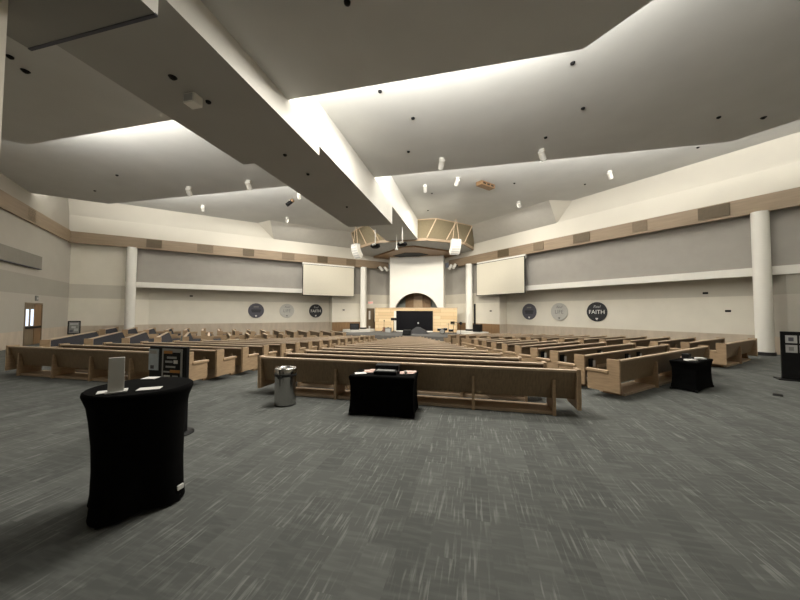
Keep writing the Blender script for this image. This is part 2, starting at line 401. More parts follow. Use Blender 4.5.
for i in range(len(bot) - 1):
    (x0, y0), (x1, y1) = bot[i], bot[i + 1]
    rg.quad((x0, y0, 7.23), (x1, y1, 7.23), (x1, y1, 7.45), (x0, y0, 7.45), 'band')
    rg.quad((x0 * .97, y0 + .12, 7.23), (x1 * .97, y1 + .12, 7.23), (x1, y1, 7.23), (x0, y0, 7.23), 'band')
rg.build('lower_rim', t)
MB().prism([(x * .98, y + .05) for x, y in bot], 'z', 7.24, 7.3, 'lgrey').build('underside', t)
MB().prism([(-.4, 25.2), (.7, 25.2), (4.2, 28.7), (4.2, 30.9), (-4.3, 30.9), (-4.3, 29.3)], 'z', 7.1, 7.24, 'brownwood').build('timber_soffit', t)
MB().prism([(-.6, 27.3), (.6, 27.6), (1.3, 28.6), (.3, 29.35), (-1.6, 29.35), (-2.1, 28.6)], 'z', 7.07, 7.12, 'blackp').build('dark_opening', t)
# rods with lamps hanging from the beam ahead of the canopy
for x, y, dz, big, lab in ((-1.02, 19.8, 1.0, 1, 'moving head lamp on a white rod, the one toward the door side'),
                           (.0, 21.6, 1.0, 0, 'small lamp on the middle white rod below the beam end'),
                           (.86, 19.7, .98, 1, 'black hanging lamp on a white rod at the beam edge')):
    t = thing('hanging_stage_lamp', lab, 'lamp', (x, y, 7.31))
    MB().tube((0, 0, 0), (0, 0, -dz), .035, 'white').build('rod', t)
    if big:
        MB().lathe([(.05, -dz), (.3, -dz - .05), (.34, -dz - .2), (.2, -dz - .3)], 'blackp').build('lamp_head', t)
        MB().tube((-.1, -.34, -dz - .15), (.12, -.34, -dz - .08), .07, 'white').build('lens', t)
    else:
        MB().box(-.1, .1, -.1, .1, -dz - .12, -dz, 'lgrey', .02).build('lamp_head', t)

# line arrays
def line_array(x, y, rz, label):
    t = thing('line_array_speaker', label, 'speaker', (x, y, 7.2), rz)
    n = 6; z = 0.; yy = -.2
    for i in range(n):
        a = math.radians(2 + i * 9.)
        b_ = MB(); h = .205
        ca, sa = math.cos(a), math.sin(a); dp = .36
        pts = [(yy, z), (yy + dp * ca, z + dp * sa), (yy + dp * ca + (h - .05) * sa, z + dp * sa - (h - .05) * ca), (yy + h * sa, z - h * ca)]
        b_.prism([(p[0], p[1]) for p in pts], 'x', -.36, .36, 'white'); cb = b_.build('cabinet', t)
        g_ = MB(); g_.prism([(yy - .012, z - .02), (yy, z - .02), (yy + (h - .02) * sa, z - (h - .02) * ca), (yy - .012 + (h - .02) * sa, z - (h - .02) * ca)], 'x', -.33, .33, 'lgrey'); g_.build('grille', cb)
        z -= h * ca; yy += h * sa
    MB().box(-.36, .36, -.2, .16, .02, .06, 'lgrey').build('frame', t)
    for sx in (-1, 1): MB().tube((sx * .25, -.02, .04), (sx * .05, -.02, 1.62), .02, 'oak_rail', 8).build('cable', t)
    return t
line_array(4.09, 23.75, .45, 'curved white line array speaker hanging toward the thick column wall')
line_array(-3.98, 23.75, -.5, 'curved white line array speaker hanging toward the door side wall')
# spot clusters on the fascia ends
for m in (1, -1):
    t = thing('spotlight_cluster', 'pair of small white spotlights at the fascia end near the ' + ('tall column speaker' if m > 0 else 'stage door'), 'spotlight', W(m, 33.3, -26.2, 6.1), -m * math.pi / 4)
    MB().box(-.5, .5, 0, .08, -.05, .05, 'blackp').build('mount_bar', t)
    for k in (-1, 1): MB().tube((k * .28, -.05, .1), (k * .28 + .16, -.4, -.25), .14, 'white', 14).build('lamp_head', t)

# ------------------------------------------------------------------ pews
PEWS = {}
def make_pew(Lx, rack=True, straight=True):
    """local: x along, back foot plane y=0, faces +y, base z=0, centred in x"""
    h = Lx / 2
    t = thing('church_pew', 'pew', 'pew', (0, 0, 0))
    b = MB(); b.prism([(.07, .27), (.10, .27), (-.02, .755), (-.05, .755)], 'x', -h + .05, h - .05, 'veneer'); b.build('backrest', t)
    MB().box(-h + .05, h - .05, -.085, .005, .745, .785, 'oak_rail', .008).build('top_rail', t)
    b = MB(); b.prism([(.13, .43), (.165, .43), (.045, .74), (-.005, .74)], 'x', -h + .08, h - .08, 'navy'); b.build('back_cushion', t)
    MB().box(-h + .05, h - .05, .08, .5, .335, .37, 'oak', .006).build('seat', t)
    MB().box(-h + .07, h - .07, .11, .52, .37, .43, 'navy', .015).build('seat_cushion', t)
    for sx in (-1, 1):
        x0, x1 = (h - .06, h) if sx > 0 else (-h, -h + .06)
        e = MB(); e.prism([(-.1, .13), (.52, .13), (.52, .50), (.13, .53), (.13, .80), (-.1, .80)], 'x', x0, x1, 'oak')
        ep = e.build('end_panel', t)
        xa = x0 - .025; xb = x1 + .025
        MB().box(xa, xb, .10, .55, .50, .565, 'oak', .015).build('armrest', ep)
    n = max(2, round(Lx / 1.25))
    for i in range(n):
        x = -h + Lx * (i + .3) / (n - .4)
        tall = straight or 0 < i < n - 1
        l = MB(); l.prism([(-.06, 0), (.42, 0), (.42, .27), (.05, .27), (.0, .6), (-.045, .6)] if tall else [(.06, 0), (.42, 0), (.42, .27), (.09, .27)], 'x', x - .024, x + .024, 'oak' if tall else 'brownwood'); l.build('leg', t)
    xa = -h + Lx * .3 / (n - .4); xb = h - Lx * .3 / (n - .4)
    MB().box(xa, xb, .0, .5, .0, .055, 'oak_rail', .005).build('foot_board', t)
    k = max(1, int(Lx / 1.6)) if rack else 0
    for i in range(k):
        x = -h + Lx * (i + .5) / k; rk = MB()
        rk.box(x - .28, x + .28, -.10, .045, .46, .475, 'oak'); rk.box(x - .28, x + .28, -.105, -.09, .46, .53, 'oak')
        rk.build('book_rack', t)
    return t
def place_pew(Lx, x, y, z, rz, label, group, rack=True):
    straight = abs(rz) < .1; key = (round(Lx, 2), rack, straight)
    if key not in PEWS:
        o = make_pew(Lx, rack, straight); PEWS[key] = o; index_kids()
    else: o = copy_tree(PEWS[key])
    o.location = (x, y, z); o.rotation_euler.z = rz
    tag(o, label, 'pew', group)
    return o
PEWPOS = []
for m, blk in ((1, 'straight block behind the steel bin'), (-1, 'straight block behind the round cocktail table')):
    for k in range(16):
        y = 5.85 + .91 * k; x0, x1 = .95, (7.12 if m > 0 else 6.88) - .365 * .91 * k
        lab = 'oak pew, %s row from the back of the %s' % (ORD[k], blk)
        place_pew(x1 - x0, m * (x0 + x1) / 2, y, -SL * (y - 5.85), 0, lab, 'pews in the ' + blk, k > 0)
for m, blk in ((1, 'angled block behind the square black table'), (-1, 'angled block beyond the dark display kiosk')):
    for j in range(10):
        v = -.68 + .92 * j; u0, u1 = 10.85 + .45 * j, 16.35; u = (u0 + u1) / 2
        lab = 'oak pew, %s row from the back of the %s' % (ORD[j], blk)
        place_pew(u1 - u0, m * (u - v) / R2, (u + v) / R2, -SL * (v + .78), m * math.pi / 4, lab, 'pews in the ' + blk, j > 0)
for m, blk in ((1, 'outer angled block by the thick column'), (-1, 'outer angled block toward the wooden door')):
    for j in range(16):
        v = -.75 + .87 * j; u0, u1 = 17.62, (21.55 if m > 0 else 20.4); u = (u0 + u1) / 2
        lab = 'oak pew, %s row from the back of the %s' % (ORD[j], blk)
        place_pew(u1 - u0, m * (u - v) / R2, (u + v) / R2, -SL * (v + .78), m * math.pi / 4, lab, 'pews in the ' + blk, False)

# booklets and cards in the racks of the angled block
for j, uu, lab in ((1, 11.75, 'first rack along the second row'), (2, 12.1, 'first rack along the third row'), (3, 12.6, 'first rack along the fourth row'),
                   (1, 13.6, 'middle rack along the second row'), (1, 14.3, 'middle rack further along the second row'), (2, 14.05, 'middle rack along the third row')):
    v = -.68 + .92 * j - .045
    t = thing('booklet', 'dark booklet with white card, ' + lab + ' of angled pews', 'booklet', ((uu - v) / R2, (uu + v) / R2, -SL * (v + .78) + .484), math.pi / 4, 'booklets in pew racks')
    MB().box(-.13, .05, -.008, .012, 0, .2, 'blackp').build('cover', t)
    MB().box(.02, .12, -.02, -.01, 0, .15, 'paper').build('card', t)

# ------------------------------------------------------------------ black spandex covered tables
def spandex_rect(name, label, cx, cy, rz, lx, ly, h, pinch=.05):
    t = thing(name, label, 'table', (cx, cy, floor_z(cx, cy)), rz)
    rings = []
    def ring(hx, hy, z, n=9, sag=0.):
        P = []
        cs = [(-hx, -hy), (hx, -hy), (hx, hy), (-hx, hy)]
        for i in range(4):
            a, b_ = cs[i], cs[(i + 1) % 4]
            for k in range(n):
                f = k / n; bow = 4 * f * (1 - f)
                x = a[0] + (b_[0] - a[0]) * f; y = a[1] + (b_[1] - a[1]) * f
                P.append((x * (1 - .02 * bow), y * (1 - .02 * bow), z + sag * bow))
        return P
    hx, hy = lx / 2, ly / 2
    for f, sx in ((0, 1 - pinch * .3), (.25, 1 - pinch * .7), (.5, 1 - pinch), (.75, 1 - pinch * .9), (.9, 1 - pinch * .4), (.97, 1.0)):
        rings.append(ring(hx * sx + (.0 if f else .01), hy * sx, h * f, sag=.035 if f == 0 else 0))
    rings.append(ring(hx - .015, hy - .015, h)); 
    c = MB(); c.loft(rings, 'black', True, False); c.build('cover', t)
    for sx in (-1, 1):
        for sy in (-1, 1): MB().box(sx * (hx * .95) - .02, sx * (hx * .95) + .02, sy * (hy * .93) - .02, sy * (hy * .93) + .02, 0, .05, 'blackp').build('foot', t)
    return t
tz = .665
ct = spandex_rect('display_table', 'rectangular table in black stretch cover holding brochures before the back pew', 3.86, 5.33, .06, 1.13, .6, tz)
def on_table(base, dx, dy, rz):
    c, s_ = math.cos(base.rotation_euler.z), math.sin(base.rotation_euler.z)
    return (base.location.x + dx * c - dy * s_, base.location.y + dx * s_ + dy * c)
x, y = on_table(ct, .03, .03, 0)
t = thing('brochure_box', 'black tiered brochure box in the middle of the rectangular table', 'box', (x, y, tz), .08)
MB().box(-.21, .21, -.02, .2, 0, .14, 'blackp', .012).build('box_body', t)
MB().box(-.2, .2, -.19, -.02, 0, .06, 'blackp', .012).build('front_tray', t)
MB().box(-.16, .16, -.17, -.03, .055, .068, 'grey').build('tray_liner', t)
def sheet(name, label, cat, x, y, z, rz, w, d, mat, group=None, n=1, th=.004):
    o = MB().box(-w / 2, w / 2, -d / 2, d / 2, 0, th, mat).build(name, None, (x, y, z), rz)
    return tag(o, label, cat, group)
x, y = on_table(ct, -.42, -.08, 0); sheet('leaflet', 'plain white leaflet at the corner of the rectangular black table', 'leaflet', x, y, tz, .5, .2, .14, 'paper')
for i, (dx, dy, r) in enumerate(((-.30, .06, .2), (-.26, .1, -.25), (-.31, .15, .5), (-.22, .19, .1))):
    x, y = on_table(ct, dx, dy, 0); sheet('brochure', 'pale pink brochure fanned between white leaflet and brochure box', 'brochure', x, y, tz + .0045 * i, r, .2, .12, 'pink', 'pink brochures on the leaflet end of the rectangular table')
for i, (dx, dy, r) in enumerate(((.36, .06, .3), (.42, .1, -.3), (.35, .14, .7), (.44, .17, .15))):
    x, y = on_table(ct, dx, dy, 0); sheet('brochure', 'pale pink brochure fanned beyond the black brochure box', 'brochure', x, y, tz + .0045 * i, r, .2, .12, 'pink', 'pink brochures past the box on the rectangular table')
x, y = on_table(ct, .38, -.05, 0)
t = thing('pen_cup', 'tiny white pen cup at the front of the rectangular table', 'cup', (x, y, tz)); MB().lathe([(.02, 0), (.025, .06)], 'paper', n=16).build('cup_body', t)

rt = spandex_rect('side_table', 'small square table in black stretch cover beside the angled pews', 10.36, 8.73, math.radians(45), 1.15, .48, .66, .12)
for dx, dy, r, mat, lab, nm in ((-.27, -.06, .2, 'paper', 'cream leaflet pile on the square black table, pew side', 'leaflet'), (.29, -.07, .1, 'paper', 'white leaflet at the far edge of the square black table', 'leaflet'),
                            (.17, .13, -.2, 'pink', 'tan leaflet pile standing near the back of the square black table', 'leaflet')):
    x, y = on_table(rt, dx, dy, 0); sheet(nm, lab, 'leaflet', x, y, floor_z(10.36, 8.73) + .66, r, .2, .14, mat, th=.03)
x, y = on_table(rt, -.05, .06, 0)
t = thing('brochure_box', 'small black upright brochure holder on the square black table', 'box', (x, y, floor_z(10.36, 8.73) + .66), math.radians(45))
MB().box(-.1, .1, -.05, .08, 0, .13, 'blackp', .01).build('box_body', t); MB().box(-.1, .1, -.1, -.05, 0, .06, 'blackp', .01).build('front_tray', t)

# round cocktail table
TX, TY, TH = 2.36, 2.31, 1.05
t = thing('cocktail_table', 'tall round cocktail table in a black stretch cover', 'table', (TX, TY, 0))
n = 64; rot = math.radians(12.7)
def squircle(r, z, sq, lift=0.):
    P = []
    for i in range(n):
        a = 2 * math.pi * i / n
        b_ = a
        # blend of a circle and a four-pointed star (the cover is drawn out to four feet)
        k = abs(math.cos(2 * b_)) ** 1.4
        rr = r * (1 - sq * (1 - k))
        P.append((rr * math.cos(a + rot), rr * math.sin(a + rot), z + lift * (1 - k)))
    return P
c = MB()
c.loft([squircle(.398, .015, .22, .03), squircle(.382, .12, .2), squircle(.366, .35, .14), squircle(.356, .6, .07), squircle(.36, .8, .02),
        squircle(.372, .92, 0), squircle(.395, .985, 0), squircle(.406, 1.015, 0), squircle(.403, 1.038, 0), squircle(.388, TH, 0)], 'black', True, True)
c.build('cover', t)
for i in range(4):
    a = rot + i * math.pi / 2; MB().lathe([(.025, 0), (.02, .06)], 'blackp', (.372 * math.cos(a), .372 * math.sin(a), 0), 12).build('foot', t)
MB().box(.37, .385, .06, .12, .1, .14, 'paper').build('care_tag', t)
t = thing('sign_holder', 'upright frosted white sign holder standing on the round cocktail table', 'sign', (2.395, 2.07, TH), .95)
MB().box(-.055, .05, -.015, .015, .0, .295, 'acrylic', .003).build('upright_panel', t); MB().box(-.07, .07, -.05, .05, 0, .008, 'acrylic').build('base_plate', t)
for i, (x, y, r, w, d, lab) in enumerate(((2.34, 2.08, .9, .2, .12, 'white card under the frosted sign holder'),
                              (2.555, 2.23, .65, .17, .11, 'white card lying at the front of the round cocktail table'), (2.12, 2.58, .35, .13, .11, 'white card lying at the back of the round cocktail table'))):
    sheet('card', lab, 'card', x, y, TH, r, w, d, 'paper', th=.0035)

# ------------------------------------------------------------------ steel bin
t = thing('trash_can', 'cylindrical brushed steel bin with a black band before the back pew', 'bin', (1.93, 5.27, 0))
MB().lathe([(.178, .012), (.18, .03), (.18, .53)], 'steel', n=40).build('bin_body', t)
MB().lathe([(.183, 0), (.183, .02), (.178, .025)], 'steel_dark', n=40).build('base_ring', t)
MB().lathe([(.184, .53), (.186, .57), (.184, .575)], 'steel_dark', n=40).build('black_band', t)
MB().lathe([(.186, .575), (.188, .66), (.178, .678), (.13, .684), (.125, .66), (.12, .66)], 'steel', n=40).build('lid', t)
MB().lathe([(.12, .655), (.119, .662)], 'steel_dark', n=40).build('opening', t)
MB().box(-.03, .05, -.205, -.18, .5, .56, 'steel_dark', .01).build('handle', t)

t.scale = (1.07, 1.07, 1.02)

# ------------------------------------------------------------------ display boards
t = thing('display_kiosk', 'dark double sided poster kiosk standing behind the round cocktail table', 'kiosk', (1.07, 3.68, 0), 0.)
MB().box(-.35, .32, -.03, .03, .03, 1.23, 'blackp', .012).build('board', t)
MB().lathe([(.2, 0), (.2, .015), (.05, .03)], 'blackp', (.2, -.02, 0), 32).build('base_plate', t)
ps = MB().box(-.10, .26, -0.040, -0.030, .72, 1.2, 'lgrey').build('poster', t)
MB().box(-.07, .23, -0.045, -0.040, .74, 1.16, 'blackp').build('poster_ground', ps)
for (xa, xb, za, zb, mt) in ((-.06, .09, 1.13, 1.17, 'orange'), (.1, .23, 1.15, 1.18, 'lgrey'), (.0, .17, 1.06, 1.09, 'lgrey'), (-.03, .1, 1.0, 1.03, 'lgrey'), (.12, .19, .99, 1.04, 'paper'),
                             (-.02, .15, .93, .955, 'lgrey'), (.06, .23, .86, .9, 'orange'), (-.06, .05, .86, .88, 'lgrey'), (-.05, .06, .76, .82, 'paper'), (.1, .2, .75, .82, 'lgrey')):
    MB().box(xa, xb, -0.050, -0.044, za, zb, mt).build('print_block', ps)
lf = MB().box(-.35, -.17, -0.038, -0.030, .88, 1.19, 'bluepaper').build('side_poster', t)
MB().box(-.31, -.25, -0.043, -0.037, .9, .95, 'sign_dark').build('print_block', lf)
MB().box(-.33, -.2, -0.043, -0.037, 1.12, 1.17, 'lgrey').build('print_block', lf)

t = thing('display_board', 'dark freestanding board with two rows of pale photo sheets past the thick column', 'display board', (13.86, 10.25, 0), math.radians(-22))
MB().box(-.55, .75, -.03, .03, .03, 1.27, 'blackp', .01).build('board', t)
MB().box(-.65, .0, -.2, .2, 0, .03, 'blackp', .008).build('foot', t); MB().box(.3, .7, -.2, .2, 0, .03, 'blackp', .008).build('foot', t)
for i in range(2):
    for k in range(5):
        pc = MB().box(-.47 + k * .24, -.27 + k * .24, -.042, -.03, .72 + i * .25, .92 + i * .25, 'lgrey').build('photo_sheet', t)
        MB().box(-.42 + k * .24, -.33 + k * .24, -.046, -.041, .77 + i * .25, .87 + i * .25, ('grey', 'sign_dark')[(i + k) % 2]).build('picture', pc)

bx = (-14.2, 12.1)
t = thing('poster_stand', 'small black framed poster on a stand behind the last pews by the wooden door wall', 'poster', (-15.05, 12.0, floor_z(-15.05, 12.0)), math.radians(60))
MB().box(-.24, .24, -.03, .03, .5, 1.2, 'blackp', .012).build('frame', t)
pp = MB().box(-.19, .19, -.04, -.03, .56, 1.14, 'grey').build('poster', t)
for (xa, xb, za, zb, mt) in ((-.15, .15, 1.0, 1.08, 'lgrey'), (-.1, .06, .82, .92, 'lgrey'), (.0, .15, .66, .8, 'lgrey'), (-.16, -.04, .62, .72, 'sign_dark')):
    MB().box(xa, xb, -.045, -.039, za, zb, mt).build('print_block', pp)
MB().tube((0, 0, .03), (0, 0, .52), .03, 'blackp').build('pole', t); MB().box(-.2, .2, -.2, .2, 0, .03, 'blackp', .008).build('base_plate', t)
MB().box(.1, .36, -.1, .12, .48, .52, 'blackp').build('side_shelf', t)

# floor box
o = MB().box(-.12, .12, -.07, .07, 0, .012, 'blackp', .004).build('floor_outlet', None, (11.72, 8.42, 0), .9); tag(o, 'flat dark outlet plate set in the carpet near the photo board', 'outlet')

# ------------------------------------------------------------------ things on the walls
def wall_thing(name, label, cat, m, c, s, z, group=None):
    return thing(name, label, cat, W(m, c, s, z), -m * math.pi / 4, group)
# projection screens
for m, lab in ((1, 'blank cream projection screen on the column speaker side'), (-1, 'blank cream projection screen on the stage door side')):
    t = wall_thing('projection_screen', lab, 'screen', m, 33.28, -18.6, 3.14)
    MB().box(-2.42, 2.42, 0, .06, 0, 2.76, 'blackp').build('frame', t)
    MB().box(-2.37, 2.37, -.012, 0, .05, 2.72, 'screen').build('screen_surface', t)
    MB().box(-2.42, 2.42, .06, .2, 2.6, 2.9, 'white').build('case', t)
# round signs
SG = {1: ((-16.25, 'sign_dark', None), (-12.82, 'sign_pale', 'LIFE'), (-9.27, 'sign_black', 'FAITH')),
      -1: ((-10.3, 'sign_dark', None), (-13.85, 'sign_pale', 'LIFE'), (-17.5, 'sign_black', 'FAITH'))}
side_txt = {1: 'on the column speaker side wall', -1: 'on the stage door side wall'}
for m in (1, -1):
    for s_, mt, word in SG[m]:
        look = {'sign_dark': 'round slate grey sign with faint print', 'sign_pale': 'round pale grey sign reading LIFE', 'sign_black': 'round charcoal sign reading FAITH in white'}[mt]
        t = wall_thing('round_sign', look + ' ' + side_txt[m], 'sign', m, CR - .04, s_, 1.8)
        d = MB(); d.loft([[(r * math.cos(2 * math.pi * i / 48), y, r * math.sin(2 * math.pi * i / 48)) for i in range(48)] for r, y in ((.62, .02), (.62, -.015), (.605, -.022))], mt); d.build('disc', t)
        tm = {'sign_dark': 'grey', 'sign_pale': 'grey', 'sign_black': 'paper'}[mt]
        if word:
            text_mesh(word, .36 if word == 'FAITH' else .38, tm, t, (0, -.026, -.02))
            text_mesh('Real', .25, 'lgrey' if mt == 'sign_black' else 'grey', t, (0, -.026, .33), 'script_lettering', .35)
        else:
            for zz, ww in ((.32, .2), (.04, .38), (-.1, .34)):
                MB().box(-ww, ww, -.026, -.02, zz - .05, zz + .05, 'sign_black' if zz < .2 else 'grey').build('faint_print', t)
        hm = MB()
        hm.loft([[(x, y, z - .45) for x, z in [(0, -.085), (.075, .0), (.07, .055), (.035, .065), (0, .035), (-.035, .065), (-.07, .055), (-.075, .0)]] for y in (-.02, -.028)], 'paper' if mt != 'sign_pale' else 'grey')
        hm.build('heart_mark', t)
# vents in the fascia
VR = ((-18.1, 1.5), (-13.7, 1.1), (-9.5, 1.4), (-5.1, .95), (-1.0, 1.5)); VL = ((-.7, 1.2), (-5.0, 1.45), (-9.15, 1.15), (-13.5, 1.4), (-17.7, 1.3), (-21.6, 1.3))
for m, vs in ((1, VR), (-1, VL)):
    for i, (s_, wd) in enumerate(vs):
        lab = 'brown air grille, %s from the stage on the %s side fascia' % (ORD[i if m > 0 else len(vs) - 1 - i], 'column speaker' if m > 0 else 'stage door')
        t = wall_thing('air_vent', lab, 'vent', m, 33.44, s_, 6.16, 'air grilles in the fascia')
        hw = wd / R2 / 2 * 1.0
        MB().box(-hw, hw, -.01, .04, 0, .56, 'band_dark' if i % 2 == 0 else 'band_mid').build('grille', t)
for dd, lab in ((26.3, 'dark air grille in the fascia above the wooden door'),):
    t = thing('air_vent', lab, 'vent', LW(dd, 6.14, .12), math.pi / 4 + math.pi / 2, 'air grilles in the fascia')
    t.rotation_euler.z = math.radians(135)
    MB().box(-.42, .42, .0, .04, 0, .58, 'band_dark').build('grille', t)
# switch plates and small outlets
for m, c, s_, z, lab in ((1, CR, -2.0, 2.75, 'small black box high on the wall near the thick column'), (1, CR, -.9, 1.85, 'black twin socket plate beside the thick column'),
                      (1, CF, -20.6, 1.85, 'small black plate on the wall beside the column speaker'), (-1, CF, -20.9, 1.9, 'small black plate on the wall under the screen on the stage door side'),
                      (-1, CR, -3.8, 2.9, 'small black plate high on the wall past the far thick column')):
    t = wall_thing('wall_plate', lab, 'outlet', m, c - .03, s_, z); MB().box(-.1, .1, -.02, .03, -.05, .05, 'blackp', .01).build('plate', t)

# wooden double door in the door side wall; local x runs along the wall, front faces -y
def LWthing(name, label, cat, d, z, off=0.):
    return thing(name, label, cat, LW(d, z, off), math.radians(135))
# for rz=135deg: local x = (-.707,.707) (towards the corner), local -y = (.707,.707) into the room
dr = bpy.data.objects.new('door_1', None); COL.objects.link(dr); dr.location = LW((DA + DB) / 2, -.15, 0); dr.rotation_euler.z = math.radians(135); struct(dr)
wd = (DB - DA) / R2
MB().box(-wd / 2, wd / 2, .02, .12, 0, 2.22, 'doorwood').build('door_leaf', dr)
MB().box(wd / 2 - .75, wd / 2, -.0, .03, 0, 2.2, 'brownwood').build('side_leaf', dr)
for xa, xb in ((-.72, -.5), (-.22, .02)):
    MB().box(xa, xb, .0, .03, 1.12, 1.95, 'daylight').build('glass_pane', dr)
MB().box(-wd / 2, wd / 2, -.03, .02, .98, 1.08, 'blackp').build('push_bar', dr)
for xa in (-wd / 2 - .06, wd / 2): MB().box(xa, xa + .06, -.03, .1, 0, 2.28, 'doorwood').build('door_frame', dr)
MB().box(-wd / 2, wd / 2, -.03, .1, 2.2, 2.28, 'doorwood').build('door_frame', dr)
t = LWthing('wall_box', 'small grey signal box on the wall above the wooden door', 'alarm', 27.95, 2.36, .02); MB().box(-.12, .12, -.04, .06, -.12, .14, 'grey', .01).build('box_body', t)
MB().box(-.05, .05, -.05, -.04, -.05, .05, 'lgrey').build('face_plate', t)
t = LWthing('wall_panel', 'long grey acoustic box high on the wall above the wooden door', 'panel', 23.9, 3.88, 0.); MB().box(-3.0, 2.9, -.15, .0, .0, .66, 'taupe_dark', .01).build('panel_body', t)
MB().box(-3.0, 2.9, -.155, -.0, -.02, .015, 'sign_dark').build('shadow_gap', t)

# stage door and red exit sign on the wall beside the stage
d2 = bpy.data.objects.new('door_2', None); COL.objects.link(d2); d2.location = W(-1, CF - .05, -24.9, ST); d2.rotation_euler.z = math.pi / 4; struct(d2)
MB().box(-.42, .42, 0, .05, 0, 2.2, 'doorwood').build('door_leaf', d2)
MB().box(-.2, -.02, -.01, 0, 1.1, 1.95, 'paper').build('glass_pane', d2); MB().box(.3, .36, -.05, 0, .95, 1.05, 'steel').build('handle', d2)
MB().box(-.2, -.02, -.01, 0, .15, .45, 'paper').build('kick_plate', d2)
t = wall_thing('exit_sign', 'faint red exit sign on the wall above the stage door', 'exit sign', -1, CF - .06, -24.9, 2.45)
MB().box(-.28, .28, 0, .05, 0, .36, 'white', .01).build('housing', t); text_mesh('EXIT', .24, 'redsign', t, (0, -.006, .18))

# ------------------------------------------------------------------ stage gear
t = thing('electric_guitar', 'dark guitar resting on a stand against the planked stage wall', 'guitar', (-2.6, 27.3, ST))
MB().tube((0, 0, .05), (0, .06, .3), .16, 'amber', 16, .1).build('lower_body', t); MB().tube((0, .06, .3), (0, .08, .44), .1, 'amber', 16, .13).build('upper_body', t)
MB().tube((0, .08, .44), (0, .16, 1.0), .022, 'brownwood', 8).build('neck', t); MB().box(-.04, .04, .14, .18, .98, 1.12, 'blackp', .01).build('headstock', t)
for sx in (-1, 1): MB().tube((sx * .2, -.12, 0), (0, .15, .5), .014, 'blackp', 8).build('stand_leg', t)
t = thing('music_stand', 'black music stand beside the display on the stage', 'music stand', (-1.65, 27.3, ST))
MB().tube((0, 0, 0), (0, 0, 1.2), .022, 'blackp', 10).build('pole', t); MB().box(-.27, .27, -.02, .03, 1.08, 1.32, 'blackp', .01).build('desk', t)
for k in range(3): MB().tube((.26 * math.cos(k * 2.1), .26 * math.sin(k * 2.1), .01), (0, 0, .2), .014, 'blackp', 8).build('leg', t)
t = thing('guitar_amplifier', 'squat grey amplifier between the guitar and the music stand', 'amplifier', (-2.0, 26.7, ST))
MB().box(-.27, .27, -.14, .16, .02, .46, 'grey', .02).build('cabinet', t); MB().box(-.23, .23, -.155, -.14, .05, .36, 'lgrey').build('grille', t); MB().box(-.08, .08, -.02, .02, .46, .5, 'blackp', .008).build('handle', t)
t = thing('floor_monitor', 'black wedge floor monitor at the front edge of the stage', 'speaker', (.22, 24.2, ST))
m_ = MB(); m_.prism([(-.2, 0), (.25, 0), (.25, .42), (.1, .42), (-.2, .1)], 'x', -.32, .32, 'blackp'); m_.build('cabinet', t); MB().box(-.27, .27, .1, .24, .42, .43, 'grey').build('top_grille', t)
t = thing('covered_keyboard', 'low keyboard stand under a dark grey cloth before the display', 'keyboard', (.75, 26.4, ST))
m_ = MB(); m_.loft([[(-.95, -.35, 0), (.95, -.35, 0), (.95, .35, 0), (-.95, .35, 0)], [(-.55, -.2, .3), (.6, -.2, .3), (.6, .2, .3), (-.55, .2, .3)], [(-.18, -.08, .58), (.12, -.08, .58), (.12, .08, .58), (-.18, .08, .58)]], 'sign_black'); m_.build('cloth', t)
MB().tube((0, 0, .55), (0, 0, .86), .015, 'blackp', 8).build('mic_pole', t); MB().box(-.06, .06, -.06, .02, .84, .98, 'lgrey', .015).build('mic_head', t)
# drum kit
t = thing('drum_kit', 'black drum kit with cymbals before the planked stage wall', 'drum kit', (3.3, 26.6, ST))
bd = MB().tube((-.5, -.2, .24), (-.5, .15, .24), .23, 'blackp', 24).build('bass_drum', t); MB().tube((-.5, -.21, .24), (-.5, -.2, .24), .19, 'grey', 24).build('drum_skin', bd)
for x, y, z, r in ((-.8, .25, .45, .17), (-.25, .05, .5, .16), (.2, .2, .4, .2)):
    d = MB().lathe([(r, z - .2), (r, z)], 'blackp', (x, y, 0), 24).build('tom_drum', t); MB().lathe([(r * .96, z), (r * .95, z + .006)], 'paper', (x, y, 0), 24).build('drum_skin', d)
for x, y, z in ((.0, .2, .84), (.42, .0, .8), (.62, .35, .95)):
    MB().tube((x, y, 0), (x, y, z), .014, 'steel', 8).build('cymbal_stand', t); MB().lathe([(.3, z), (.05, z + .035), (.01, z + .05)], 'bronze', (x, y, 0), 24).build('cymbal', t)
MB().box(.15, .5, .3, .45, .85, 1.06, 'blackp', .02).build('electronics_pad', t)
t = thing('microphone_stand', 'boom microphone stand with round black screen by the drum kit', 'microphone', (4.32, 26.6, ST))
MB().lathe([(.16, 0), (.16, .02)], 'blackp', n=20).build('base', t); MB().tube((0, 0, .02), (0, 0, .85), .014, 'blackp', 8).build('pole', t)
MB().tube((0, -.02, .92), (0, .04, .92), .13, 'blackp', 20).build('pop_screen', t)
# column speaker and subwoofer
t = thing('column_speaker', 'slim black column speaker on a subwoofer beside the stage column', 'speaker', (5.72, 27.05, .1), -.4)
MB().box(-.33, .3, -.28, .28, 0, .62, 'blackp', .02).build('subwoofer', t); MB().box(-.33, -.21, -.08, .08, .62, 2.35, 'blackp', .01).build('column_array', t)
t = thing('subwoofer', 'square black speaker on the white platform near the stage door', 'speaker', (-5.35, 27.05, .1), .4)
MB().box(-.4, .42, -.3, .3, 0, .55, 'blackp', .02).build('cabinet', t); MB().box(-.34, .36, -.312, -.3, .04, .49, 'sign_black').build('grille', t)

